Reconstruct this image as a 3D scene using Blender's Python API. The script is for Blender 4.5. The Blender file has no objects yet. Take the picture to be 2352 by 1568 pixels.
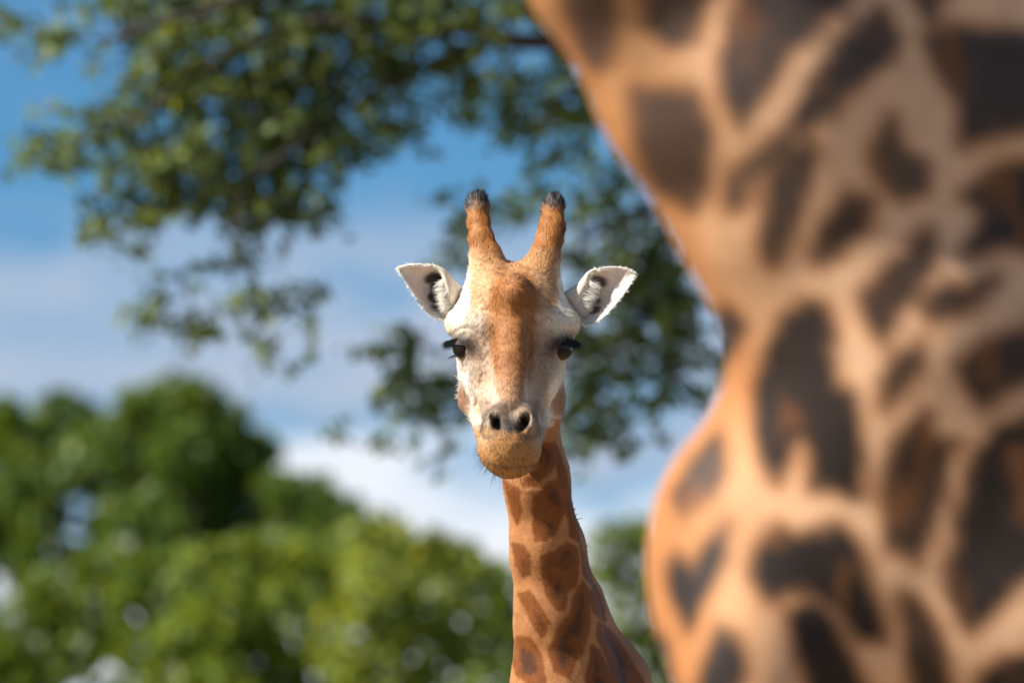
import bpy, math, time
import numpy as np
T0 = time.time()
rng = np.random.default_rng(7)
scene = bpy.context.scene
col = scene.collection

# ------------------------------------------------------------------ camera
PITCH = math.radians(8.0)
CAM = np.array([0.0, 0.0, 1.7])
RIGHT = np.array([1.0, 0, 0])
FWD = np.array([0, math.cos(PITCH), math.sin(PITCH)])
UP = np.array([0, -math.sin(PITCH), math.cos(PITCH)])
DIST = 16.0                      # metres to the sharp giraffe's face
cd = bpy.data.cameras.new('camera'); cam = bpy.data.objects.new('camera', cd); col.objects.link(cam)
cam.location = CAM; cam.rotation_euler = (math.pi / 2 + PITCH, 0, 0)
cd.sensor_width = 36; cd.lens = 36 * DIST / 2.352
cd.clip_start = 0.5; cd.clip_end = 5000
cd.dof.use_dof = True; cd.dof.focus_distance = DIST - 0.06; cd.dof.aperture_fstop = 2.9
scene.camera = cam

# ------------------------------------------------------------------ world, sun, exposure
SUN_DIR = np.array([-0.71, -0.29, 0.62]); SUN_DIR /= np.linalg.norm(SUN_DIR)
sun_el = math.asin(SUN_DIR[2]); sun_az = math.atan2(SUN_DIR[0], SUN_DIR[1])
world = bpy.data.worlds.new('World'); scene.world = world; world.use_nodes = True
nt = world.node_tree; N = nt.nodes; LK = nt.links
bg = N['Background']; bg.inputs['Strength'].default_value = 0.05
sky = N.new('ShaderNodeTexSky'); sky.sky_type = 'NISHITA'; sky.sun_disc = False
sky.sun_elevation = sun_el; sky.sun_rotation = sun_az
sky.air_density = 1.0; sky.dust_density = 0.0; sky.ozone_density = 5.0; sky.altitude = 0
tc = N.new('ShaderNodeTexCoord')
def wn(t, **k):
    n = N.new(t)
    for a, b in k.items(): setattr(n, a, b)
    return n
def wmath(op, a, b=None, c=None, clamp=False):
    n = wn('ShaderNodeMath', operation=op, use_clamp=clamp)
    for i, v in enumerate((a, b, c)):
        if v is None: continue
        if isinstance(v, (int, float)): n.inputs[i].default_value = v
        else: LK.new(v, n.inputs[i])
    return n.outputs[0]
sep = wn('ShaderNodeSeparateXYZ'); LK.new(tc.outputs['Generated'], sep.inputs[0])
tint = wn('ShaderNodeMix', data_type='RGBA', blend_type='MULTIPLY'); tint.inputs['Factor'].default_value = 1
LK.new(sky.outputs[0], tint.inputs['A']); tint.inputs['B'].default_value = (0.50, 0.88, 1.03, 1)
def noise(scale, loc, zs, detail=4, rough=0.5):
    mp = wn('ShaderNodeMapping'); mp.inputs['Scale'].default_value = (scale, scale, scale * zs)
    mp.inputs['Location'].default_value = loc
    LK.new(tc.outputs['Generated'], mp.inputs[0])
    n = wn('ShaderNodeTexNoise'); n.inputs['Scale'].default_value = 1; n.inputs['Detail'].default_value = detail
    n.inputs['Roughness'].default_value = rough
    LK.new(mp.outputs[0], n.inputs[0]); return n.outputs[0]
def smooth(v, lo, hi, a=0., b=1.):
    n = wn('ShaderNodeMapRange', interpolation_type='SMOOTHSTEP')
    for i, x in enumerate((v, lo, hi, a, b)):
        if isinstance(x, (int, float)): n.inputs[i].default_value = x
        else: LK.new(x, n.inputs[i])
    return n.outputs[0]
X, Z = sep.outputs[0], sep.outputs[2]
n1 = noise(26, (3.1, 0.4, 1.7), 3.0)
n2 = noise(60, (8.2, 3.3, 0.2), 2.2)
wob = wmath('MULTIPLY', wmath('SUBTRACT', n1, 0.5), 0.06)
zz = wmath('ADD', Z, wob)                       # elevation with a ragged edge
def el(py): return math.sin(PITCH + (784 - py) / 16000)
# thin grey cloud bank: thick between the two elevations, a clearer blue gap under it, cumulus at the horizon
bank = wmath('MULTIPLY', smooth(zz, el(400), el(700)), smooth(zz, el(1080), el(840)))
bank = wmath('MULTIPLY', bank, smooth(n1, 0.25, 0.6, 0.45, 1.0))
low = smooth(zz, el(950), el(1150))
low = wmath('MULTIPLY', low, smooth(n2, 0.25, 0.5, 0.55, 1.0))
thin = wmath('MULTIPLY', smooth(n2, 0.45, 0.8), 0.25)
m1 = wn('ShaderNodeMix', data_type='RGBA'); LK.new(wmath('MAXIMUM', bank, thin), m1.inputs['Factor'])
LK.new(tint.outputs['Result'], m1.inputs['A']); m1.inputs['B'].default_value = (4.5, 5.4, 6.9, 1)
m2 = wn('ShaderNodeMix', data_type='RGBA'); LK.new(low, m2.inputs['Factor'])
LK.new(m1.outputs['Result'], m2.inputs['A']); m2.inputs['B'].default_value = (8.6, 9.0, 9.8, 1)
LK.new(m2.outputs['Result'], bg.inputs['Color'])

sd = bpy.data.lights.new('sun', 'SUN'); sun = bpy.data.objects.new('sun', sd); col.objects.link(sun)
sd.energy = 5.0; sd.angle = math.radians(0.53); sd.color = (1.0, 0.94, 0.84)
from mathutils import Vector
sun.rotation_euler = Vector(SUN_DIR).to_track_quat('Z', 'Y').to_euler(); sun.location = (-20, -14, 30)
vs = scene.view_settings
vs.view_transform = 'Standard'; vs.look = 'None'; vs.gamma = 1; vs.use_curve_mapping = False; vs.exposure = 1.05
scene.cycles.use_denoising = True
scene.cycles.max_bounces = 6; scene.cycles.diffuse_bounces = 3; scene.cycles.glossy_bounces = 2
scene.cycles.transmission_bounces = 4; scene.cycles.sample_clamp_indirect = 6

# ------------------------------------------------------------------ helpers
def c2w(c): c = np.asarray(c, float); return CAM + c[..., :1] * RIGHT + c[..., 1:2] * FWD + c[..., 2:3] * UP
def w2c(w): d = np.asarray(w, float) - CAM; return np.stack([d @ RIGHT, d @ FWD, d @ UP], -1)
def ray(px, py, depth):
    """point at a direction and distance from the tripod (2352 x 1568 grid), axes right/away/up"""
    return np.array([(px - 1176) / 16000 * depth, depth, (784 - py) / 16000 * depth])

_tab = rng.random((32, 32, 32)).astype(np.float32)
def vnoise(p, s):
    q = np.asarray(p, np.float32) * s; i = np.floor(q).astype(int); f = q - i; f = f * f * (3 - 2 * f); i &= 31; j = (i + 1) & 31
    x0, y0, z0 = i[:, 0], i[:, 1], i[:, 2]; x1, y1, z1 = j[:, 0], j[:, 1], j[:, 2]; u, v, w = f[:, 0], f[:, 1], f[:, 2]
    a = _tab[x0, y0, z0] * (1 - u) + _tab[x1, y0, z0] * u; b = _tab[x0, y1, z0] * (1 - u) + _tab[x1, y1, z0] * u
    c = _tab[x0, y0, z1] * (1 - u) + _tab[x1, y0, z1] * u; d = _tab[x0, y1, z1] * (1 - u) + _tab[x1, y1, z1] * u
    return (a * (1 - v) + b * v) * (1 - w) + (c * (1 - v) + d * v) * w
def fbm(p, s, o=3):
    r = 0; a = 1; t = 0
    for k in range(o): r = r + a * vnoise(p + 3.7 * k, s * 2 ** k); t += a; a *= .5
    return r / t - .5
def sstep(x, a, b): t = np.clip((x - a) / (b - a), 0, 1); return t * t * (3 - 2 * t)
def mixc(c, new, m): return c * (1 - m[:, None]) + np.asarray(new) * m[:, None]

def new_mesh(name, verts, faces, mat, parent=None, colors=None, normals=None, smooth=True, org=None):
    verts = np.asarray(verts, np.float32)
    if org is not None: verts = verts - np.asarray(org, np.float32)
    faces = np.asarray(faces, np.int32); k = faces.shape[1]
    me = bpy.data.meshes.new(name)
    me.vertices.add(len(verts)); me.vertices.foreach_set('co', verts.ravel())
    me.loops.add(faces.size); me.loops.foreach_set('vertex_index', faces.ravel())
    me.polygons.add(len(faces)); me.polygons.foreach_set('loop_start', np.arange(0, faces.size, k, dtype=np.int32))
    me.update(calc_edges=True)
    if smooth: me.polygons.foreach_set('use_smooth', np.ones(len(faces), bool))
    if colors is not None:
        at = me.color_attributes.new('coat', 'FLOAT_COLOR', 'POINT')
        cc = np.ones((len(verts), 4), np.float32); cc[:, :3] = colors; at.data.foreach_set('color', cc.ravel())
    if normals is not None: me.normals_split_custom_set_from_vertices(np.asarray(normals, np.float32))
    me.materials.append(mat)
    o = bpy.data.objects.new(name, me); col.objects.link(o)
    if parent is not None: o.parent = parent
    return o
def tag(o, label=None, cat=None, group=None, kind=None):
    for k, v in (('label', label), ('category', cat), ('group', group), ('kind', kind)):
        if v: o[k] = v
    return o
def empty(name, loc, label, cat, group=None):
    o = bpy.data.objects.new(name, None); col.objects.link(o); o.location = loc; o.empty_display_size = .3
    return tag(o, label, cat, group)

def mat_new(name, color=None, rough=.8, attr=None, noise_scale=None, noise_amt=.3, spec=.3, bump=0, bscale=200, sheen=0):
    m = bpy.data.materials.new(name); m.use_nodes = True; t = m.node_tree; b = t.nodes['Principled BSDF']
    b.inputs['Roughness'].default_value = rough; b.inputs['Specular IOR Level'].default_value = spec
    if sheen: b.inputs['Sheen Weight'].default_value = sheen; b.inputs['Sheen Roughness'].default_value = .45
    if attr:
        a = t.nodes.new('ShaderNodeAttribute'); a.attribute_name = attr; src = a.outputs['Color']
    else:
        a = t.nodes.new('ShaderNodeRGB'); a.outputs[0].default_value = (*color, 1); src = a.outputs[0]
    co = t.nodes.new('ShaderNodeTexCoord')
    if noise_scale:
        n = t.nodes.new('ShaderNodeTexNoise'); n.inputs['Scale'].default_value = noise_scale; n.inputs['Detail'].default_value = 4
        t.links.new(co.outputs['Object'], n.inputs['Vector'])
        r = t.nodes.new('ShaderNodeMapRange'); r.inputs['To Min'].default_value = 1 - noise_amt; r.inputs['To Max'].default_value = 1 + noise_amt
        r.inputs['From Min'].default_value = .25; r.inputs['From Max'].default_value = .75
        t.links.new(n.outputs[0], r.inputs['Value'])
        x = t.nodes.new('ShaderNodeVectorMath'); x.operation = 'SCALE'
        t.links.new(src, x.inputs[0]); t.links.new(r.outputs[0], x.inputs['Scale']); src = x.outputs[0]
    t.links.new(src, b.inputs['Base Color'])
    if bump:
        n = t.nodes.new('ShaderNodeTexNoise'); n.inputs['Scale'].default_value = bscale; n.inputs['Detail'].default_value = 3
        t.links.new(co.outputs['Object'], n.inputs['Vector'])
        bp = t.nodes.new('ShaderNodeBump'); bp.inputs['Strength'].default_value = bump; bp.inputs['Distance'].default_value = .004
        t.links.new(n.outputs[0], bp.inputs['Height']); t.links.new(bp.outputs[0], b.inputs['Normal'])
    return m
def leaf_mat(name):
    m = bpy.data.materials.new(name); m.use_nodes = True; t = m.node_tree; t.nodes.remove(t.nodes['Principled BSDF'])
    a = t.nodes.new('ShaderNodeAttribute'); a.attribute_name = 'coat'
    p = t.nodes.new('ShaderNodeBsdfPrincipled'); p.inputs['Roughness'].default_value = .5; p.inputs['Specular IOR Level'].default_value = .35
    tr = t.nodes.new('ShaderNodeBsdfTranslucent')
    v = t.nodes.new('ShaderNodeMix'); v.data_type = 'RGBA'; v.blend_type = 'MULTIPLY'; v.inputs['Factor'].default_value = 1
    v.inputs['B'].default_value = (1.5, 1.35, .5, 1)
    t.links.new(a.outputs['Color'], p.inputs['Base Color']); t.links.new(a.outputs['Color'], v.inputs['A']); t.links.new(v.outputs['Result'], tr.inputs[0])
    mx = t.nodes.new('ShaderNodeMixShader'); mx.inputs[0].default_value = .44
    t.links.new(p.outputs[0], mx.inputs[1]); t.links.new(tr.outputs[0], mx.inputs[2]); t.links.new(mx.outputs[0], t.nodes['Material Output'].inputs[0])
    return m

M_FUR = mat_new('giraffe_coat', attr='coat', rough=.62, spec=.22, noise_scale=60, noise_amt=.10, bump=.25, bscale=260)
M_NEAR = mat_new('near_giraffe_coat', attr='coat', rough=.62, spec=.26, noise_scale=30, noise_amt=.12, bump=.2, bscale=180)
M_HAIR = mat_new('hair', attr='coat', rough=.55, spec=.25)
M_EYE = mat_new('eye', color=(.012, .007, .005), rough=.04, spec=.3)
M_LASH = mat_new('lash', color=(.008, .007, .007), rough=.5)
M_HOOF = mat_new('hoof', color=(.05, .035, .025), rough=.6, noise_scale=20)
M_BARK = mat_new('bark', color=(.055, .042, .032), rough=.9, noise_scale=14, noise_amt=.5, bump=.8, bscale=30)
M_LEAF = leaf_mat('leaf')

# ------------------------------------------------------------------ ground
def ground(name, x0, x1, y0, y1, z, mat, nx=60, ny=60, amp=0.0):
    gx, gy = np.meshgrid(np.linspace(x0, x1, nx), np.linspace(y0, y1, ny), indexing='ij')
    v = np.stack([gx.ravel(), gy.ravel(), np.full(gx.size, z)], -1)
    if amp: v[:, 2] += amp * fbm(v + 50, .09)
    i = np.arange(nx * ny).reshape(nx, ny)
    f = np.stack([i[:-1, :-1], i[1:, :-1], i[1:, 1:], i[:-1, 1:]], -1).reshape(-1, 4)
    return tag(new_mesh(name, v, f, mat), kind='structure')
M_SAND = mat_new('sandy_soil', color=(.24, .18, .12), rough=.95, noise_scale=2.5, noise_amt=.25, bump=.5, bscale=40)
M_GRASS = mat_new('meadow_grass', color=(.07, .11, .03), rough=.95, noise_scale=.8, noise_amt=.4, bump=.6, bscale=30)
ground('meadow_ground', -2500, 2500, -2500, 2500, -0.004, M_GRASS, 30, 30)
ground('paddock_soil', -30, 30, -18, 32, 0.0, M_SAND)

# ------------------------------------------------------------------ trees
def tube(pts, rad, n=9):
    pts = np.asarray(pts, float); k = len(pts); V = []; t = np.gradient(pts, axis=0)
    for i in range(k):
        d = t[i] / np.linalg.norm(t[i]); a = np.cross(d, [.3, .9, .2]); a /= np.linalg.norm(a); b = np.cross(d, a)
        th = np.linspace(0, 2 * np.pi, n, endpoint=False)
        V.append(pts[i] + rad[i] * (np.cos(th)[:, None] * a + np.sin(th)[:, None] * b))
    V = np.concatenate(V); F = []
    for i in range(k - 1):
        for j in range(n): F.append((i * n + j, i * n + (j + 1) % n, (i + 1) * n + (j + 1) % n, (i + 1) * n + j))
    return V, np.array(F)
def limb(p0, p1, r0, r1, bend=.12, k=8):
    t = np.linspace(0, 1, k)[:, None]; p0 = np.asarray(p0, float); p1 = np.asarray(p1, float)
    L = np.linalg.norm(p1 - p0); w = np.cumsum(rng.normal(0, 1, (k, 3)), 0) * L * bend / k
    w -= t * w[-1]
    pts = p0 + (p1 - p0) * t + w; pts[:, 2] += .08 * L * np.sin(np.pi * t[:, 0])
    return pts, r0 + (r1 - r0) * t[:, 0] ** .8
def leaf_mesh(P, size, cols, jit=.6):
    """one folded, pointed leaf (two triangles a side) at each point"""
    n = len(P); a = rng.normal(size=(n, 3)); a[:, 2] -= .5; a /= np.linalg.norm(a, axis=1)[:, None]
    b = rng.normal(size=(n, 3)); b[:, 2] *= .5; b = np.cross(a, b); b /= np.linalg.norm(b, axis=1)[:, None]
    s = size * (1 + jit * (rng.random(n) - .5))[:, None]; c = np.cross(a, b)
    V = np.stack([P - a * s * .5, P + b * s * .3 + c * s * .07, P + a * s * .5, P - b * s * .3 + c * s * .07], 1).reshape(-1, 3)
    F = np.arange(4 * n).reshape(n, 4)
    return V, F, np.repeat(cols, 4, 0)
def leaf_cols(n, base, var=.35, yellow=.12):
    c = np.tile(np.asarray(base, float), (n, 1)) * (1 + var * rng.normal(0, .6, (n, 1)).clip(-1, 1.3))
    y = rng.random(n) < yellow; c[y] *= np.array([1.45, 1.25, .9]); return c.clip(.005, .5)

def bushy_tree(name, label, cx, base_y, depth, clumps, base, leaf, dens, group, trunk_h=.55, gap=.46, gfreq=1.2):
    """clumps: (px, py, radius_px, depth offset m)"""
    S = depth / 16000
    foot = c2w(ray(cx, base_y, depth)); foot[2] = 0
    root = empty(name, foot, label, 'tree', group)
    C = np.array([c2w(ray(a, b, depth + d)) for a, b, r, d in clumps]); R = np.array([r * S for a, b, r, d in clumps])
    top = C[:, 2].max(); mid = C.mean(0)
    fork = foot + (mid - foot) * trunk_h
    p, r = limb(foot, fork, .10 + .022 * top, .05 + .012 * top, .05)
    new_mesh('trunk', *tube(p, r), M_BARK, root, org=foot)
    for c, rr in zip(C, R):
        if rr < .35: continue
        p, r = limb(fork, c, .03 + .008 * top, .02, .15)
        new_mesh('limb', *tube(p, r, 6), M_BARK, root, org=foot)
    P = []
    for c, rr in zip(C, R):
        n = int(dens * rr ** 2)
        d = rng.normal(size=(n, 3)); d /= np.linalg.norm(d, axis=1)[:, None]
        lump = 1 + .55 * fbm(d * 1.3 + c, 1.6, 2)
        P.append(c + d * (rr * lump * rng.random(n) ** .30)[:, None] * np.array([1, 1, .9]))
    P = np.concatenate(P)
    P = P[vnoise(P + 11, gfreq) + .35 * vnoise(P + 5, gfreq * 3) > gap]
    P = P[P[:, 2] > .25]
    V, F, K = leaf_mesh(P, leaf, leaf_cols(len(P), base))
    tag(new_mesh('crown', V, F, M_LEAF, root, colors=K, smooth=False, org=foot), kind='stuff')
    return root

DK = (.085, .135, .02); LT = (.135, .185, .026); MID = (.105, .155, .024)
G1 = 'dark trees behind the bright ones'; G2 = 'bright green trees along the bottom'
def rc(n, x0, x1, y0, y1, r0, r1, dd):
    return [(rng.uniform(x0, x1), rng.uniform(y0, y1), rng.uniform(r0, r1), rng.uniform(-dd, dd)) for _ in range(n)]
bushy_tree('dark_tree', 'dark green tree with pale gaps at the left edge', 40, 2600, 62,
           [(20, 1000, 75, 0), (150, 965, 80, 1), (-90, 1010, 110, 0), (90, 1075, 70, 0), (190, 1060, 75, -1), (-60, 1150, 90, 1), (-120, 1280, 120, 0), (70, 1330, 60, 1), (180, 1290, 60, 0)]
           + rc(14, -40, 240, 960, 1330, 50, 90, 1.5), DK, .15, 2600, G1, gap=.40, gfreq=.9)
bushy_tree('dark_tree', 'tallest dark green rounded tree in the left background', 430, 2600, 60,
           [(330, 955, 85, 0), (430, 940, 95, 0), (510, 985, 80, 0), (420, 1040, 100, -.5), (290, 1040, 80, 0), (550, 1070, 85, 0), (590, 1040, 60, .5), (470, 1120, 80, 0), (360, 1120, 70, 1),
            (330, 1230, 70, 1), (480, 1210, 80, 0), (600, 1150, 70, 0), (560, 1230, 70, 1), (420, 1320, 90, 1)]
           + rc(22, 270, 620, 1000, 1400, 55, 95, 1.5), DK, .15, 2600, G1, gap=.43, gfreq=.9)
bushy_tree('dark_tree', 'smaller dark tree sloping down beside the tallest one', 720, 2600, 58,
           [(640, 1130, 60, 0), (715, 1140, 70, 0), (780, 1190, 62, 0), (720, 1220, 75, 0), (810, 1250, 65, 0), (660, 1250, 70, .5), (760, 1310, 80, 1), (850, 1320, 70, 0)]
           + rc(12, 640, 830, 1210, 1400, 50, 80, 1.5), DK, .15, 2600, G1, gap=.40, gfreq=.9)
bushy_tree('bright_tree', 'bright green bushy tree in the lower left corner', 180, 2600, 50,
           [(250, 1310, 90, 0), (120, 1380, 90, 0), (330, 1340, 95, -.5), (200, 1430, 120, 0), (30, 1470, 110, 0), (340, 1480, 120, -.5), (120, 1580, 150, 0), (320, 1640, 150, 0), (-60, 1600, 140, 0)] + rc(6, -20, 360, 1750, 2100, 120, 170, .8),
           MID, .15, 1800, G2, gap=.34, gfreq=1.0)
bushy_tree('bright_tree', 'wide yellow green tree below the dark round tree', 560, 2600, 49,
           [(460, 1320, 85, 0), (580, 1290, 85, 0), (680, 1310, 80, 0), (520, 1410, 110, -.5), (650, 1420, 110, -.5), (430, 1470, 100, 0), (560, 1540, 130, -.3), (700, 1560, 130, 0), (430, 1620, 130, 0)] + rc(6, 420, 740, 1750, 2100, 120, 170, .8),
           LT, .15, 1800, G2, gap=.34, gfreq=1.0)
bushy_tree('bright_tree', 'palest yellow green tree rising highest beside the neck of the sharp giraffe', 900, 2600, 48,
           [(820, 1270, 80, 0), (880, 1240, 75, 0), (950, 1265, 75, 0), (1010, 1280, 65, 0), (860, 1360, 100, -.4), (960, 1370, 95, -.4), (1050, 1350, 80, 0), (820, 1480, 120, 0), (960, 1500, 120, 0), (1070, 1460, 90, 0), (1065, 1285, 60, 0), (1120, 1310, 60, 0), (900, 1620, 140, 0)] + rc(5, 800, 1080, 1750, 2100, 110, 160, .8),
           (.185, .225, .04), .14, 1600, G2, gap=.36, gfreq=1.0)
bushy_tree('bright_tree', 'green bushy tree directly behind the neck of the sharp giraffe', 1150, 2600, 52,
           [(1120, 1390, 60, 0), (1170, 1350, 60, 0), (1130, 1480, 80, 0), (1200, 1440, 80, 0), (1120, 1570, 100, 0), (1240, 1540, 100, 0)] + rc(5, 1060, 1280, 1700, 2100, 100, 150, .8),
           LT, .14, 1600, G2, gap=.36, gfreq=1.0)
bushy_tree('bright_tree', 'loose green tree between the two giraffes with sky showing through', 1430, 2600, 60,
           [(1410, 1240, 55, 0), (1460, 1225, 50, 0), (1380, 1300, 55, 0), (1490, 1290, 60, 0), (1430, 1350, 50, 0), (1400, 1440, 60, 0), (1500, 1400, 70, 0), (1450, 1500, 70, 0), (1540, 1330, 80, 0), (1560, 1480, 90, 0), (1400, 1580, 80, 0), (1500, 1600, 90, 0), (1620, 1400, 100, 0)] + rc(5, 1380, 1640, 1700, 2100, 100, 140, .8),
           LT, .17, 1100, G2, gap=.56, gfreq=.9)

# the big tree overhead: trunk beyond the near giraffe, limbs reaching left
def overhang_tree():
    D0 = 31.0; S = D0 / 16000
    foot = c2w(ray(1990, 2000, 33.0)); foot[2] = 0
    root = empty('overhanging_tree', foot, 'big leafy tree whose branches hang across the top of the sky', 'tree')
    q = lambda a, b, d=0: c2w(ray(a, b, D0 + d))
    fork = q(1960, 250, 1.8)
    p, r = limb(foot, fork, .34, .24, .04); new_mesh('trunk', *tube(p, r, 14), M_BARK, root, org=foot)
    p, r = limb(fork, q(1900, -900, 1.6), .2, .07, .08); new_mesh('trunk_leader', *tube(p, r, 10), M_BARK, root, org=foot)
    limbs = [  # px path, radii
        ([(1960, 250, 1.8), (1700, 130, 1.2), (1420, 95, .6), (1150, 92, .2), (980, 60, 0), (760, 40, -.2), (520, 120, -.2)], .07, .012),
        ([(1960, 200, 1.8), (1650, -60, 1.2), (1250, -130, .4), (850, -60, 0), (500, 20, -.3), (220, 90, -.4)], .075, .012),
        ([(1150, 92, .2), (900, 180, 0), (700, 300, -.2), (560, 420, -.3)], .022, .008),
        ([(1960, 250, 1.8), (1680, 350, 1.3), (1500, 480, 1.0), (1350, 540, .8), (1250, 640, .7)], .05, .008),
        ([(1680, 350, 1.3), (1560, 640, 1.1), (1400, 800, .9), (1250, 850, .8), (1000, 880, .6)], .034, .006),
        ([(1420, 95, .6), (1300, 230, .5), (1200, 330, .4)], .024, .006),
        ([(560, 420, -.3), (540, 560, -.3), (600, 690, -.3)], .010, .004),
        ([(520, 120, -.2), (330, 260, -.2), (160, 340, -.2)], .014, .005)]
    for path, r0, r1 in limbs:
        pts = np.array([q(*a) for a in path]); t = np.linspace(0, len(pts) - 1, 4 * len(pts)); i = np.arange(len(pts))
        pts = np.stack([np.interp(t, i, pts[:, k]) for k in range(3)], -1) + rng.normal(0, .012, (len(t), 3))
        new_mesh('limb', *tube(pts, np.linspace(r0, r1, len(pts)), 8), M_BARK, root, org=foot)
    cl = [  # px, py, rx, ry, depth offset, twigs
        (300, 30, 120, 60, 0, 26), (90, 90, 90, 45, 0, 16), (30, 60, 60, 40, .3, 8),
        (430, 60, 150, 110, 0, 90), (620, 60, 150, 110, 0, 90), (800, 50, 150, 100, 0, 90), (980, 40, 140, 80, 0, 66), (1150, 20, 110, 60, .3, 34),
        (380, 200, 150, 100, 0, 70), (560, 210, 150, 110, 0, 95), (740, 210, 140, 110, 0, 80), (900, 190, 120, 100, .2, 46), (1030, 160, 90, 80, .2, 22),
        (240, 270, 120, 60, 0, 26), (150, 355, 90, 45, 0, 26), (60, 340, 40, 30, 0, 4),
        (400, 350, 140, 80, 0, 66), (600, 340, 130, 100, 0, 78), (740, 330, 100, 90, 0, 44), (880, 310, 80, 60, .2, 18), (950, 330, 30, 50, .2, 5),
        (380, 450, 120, 70, 0, 46), (520, 460, 110, 70, 0, 44), (650, 450, 90, 70, 0, 34), (300, 520, 90, 45, 0, 16), (700, 500, 60, 50, 0, 12), (200, 490, 50, 50, 0, 5),
        (540, 590, 70, 30, 0, 10), (430, 615, 40, 25, 0, 3), (360, 720, 50, 45, 0, 13), (420, 760, 50, 30, 0, 7), (600, 690, 60, 40, 0, 10), (690, 720, 60, 60, 0, 12), (640, 810, 30, 40, 0, 5), (500, 700, 60, 40, 0, 7), (560, 770, 80, 20, 0, 6),
        (1080, 250, 110, 70, .4, 26), (1220, 210, 90, 80, .5, 26), (1300, 90, 100, 90, .6, 40), (1330, 270, 80, 70, .8, 30), (1230, 330, 80, 60, .6, 26), (1380, 380, 80, 80, .9, 30), (1060, 440, 90, 50, .5, 9),
        (1050, 530, 60, 70, .6, 20), (1150, 480, 70, 50, .7, 14), (1250, 450, 80, 60, .7, 22), (1400, 500, 90, 70, .9, 44), (1500, 560, 100, 80, 1, 60), (1020, 610, 50, 60, .7, 14), (1340, 620, 80, 60, .9, 30), (1450, 660, 90, 70, 1, 60), (1560, 680, 80, 80, 1, 60),
        (940, 810, 80, 55, .6, 34), (1000, 870, 90, 55, .6, 44), (900, 900, 50, 60, .6, 20), (1040, 950, 60, 50, .7, 22), (970, 950, 60, 35, .7, 14), (870, 1010, 25, 20, .6, 4), (790, 1000, 28, 30, .6, 5), (1330, 780, 80, 60, .9, 50), (1450, 790, 90, 70, 1, 60), (1560, 800, 80, 70, 1, 50),
        (1340, 890, 80, 60, .9, 44), (1430, 930, 80, 60, 1, 36), (1390, 1010, 80, 45, .9, 34), (1330, 980, 60, 50, .9, 22), (1500, 870, 70, 60, 1, 26), (1010, 1060, 35, 20, .7, 4), (1560, 890, 60, 50, 1, 14),
        # crown above and right of the frame
        (300, -120, 200, 120, 0, 60), (650, -160, 220, 140, 0, 80), (1000, -160, 220, 140, .2, 80), (1350, -120, 220, 140, .6, 80), (1700, -150, 260, 200, 1.2, 90), (2100, -200, 300, 260, 1.8, 100), (1500, -450, 400, 240, 1, 120), (2000, -600, 500, 300, 1.8, 130), (900, -420, 320, 160, .2, 80),
        (1750, 500, 130, 160, 1.3, 60), (1750, 800, 120, 140, 1.3, 50), (2250, 200, 250, 300, 2.2, 90)]
    P = []; TW = []
    for a, b, rx, ry, d, n in cl:
        n = max(2, int(n * ((.66 if b < 300 else .37) if (d >= .2 and 0 < b < 1200 and a < 1600) else .68))); c = q(a, b, d)
        o = rng.normal(0, .55, (n, 3)).clip(-1.2, 1.2) * np.array([rx * S, rx * S * .9, ry * S])
        dr = rng.normal(size=(n, 3)) * np.array([1, 1, .5]) + np.array([-.7, 0, -.35]); dr /= np.linalg.norm(dr, axis=1)[:, None]
        L = rng.uniform(.12, .30, n)
        for i in range(n):
            k = rng.integers(9, 16); t = np.linspace(-.5, .5, k)[:, None]
            p = c + o[i] + dr[i] * L[i] * t
            P.append(p + rng.normal(0, .022, (k, 3)) - np.array([0, 0, .01])); TW.append((p[0], p[-1]))
    P = np.concatenate(P)
    V, F, K = leaf_mesh(P, .056, leaf_cols(len(P), (.125, .172, .05), .45, .12), 1.1)
    tag(new_mesh('crown', V, F, M_LEAF, root, colors=K, smooth=False, org=foot), kind='stuff')
    TV = []; TF = []; o = 0
    for a, b in TW:
        v, f = tube([a, (a + b) / 2, b], [.005, .004, .002], 3); TV.append(v); TF.append(f + o); o += len(v)
    tag(new_mesh('twigs', np.concatenate(TV), np.concatenate(TF), M_BARK, root, org=foot), kind='stuff')
overhang_tree()
print('trees', time.time() - T0)

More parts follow.
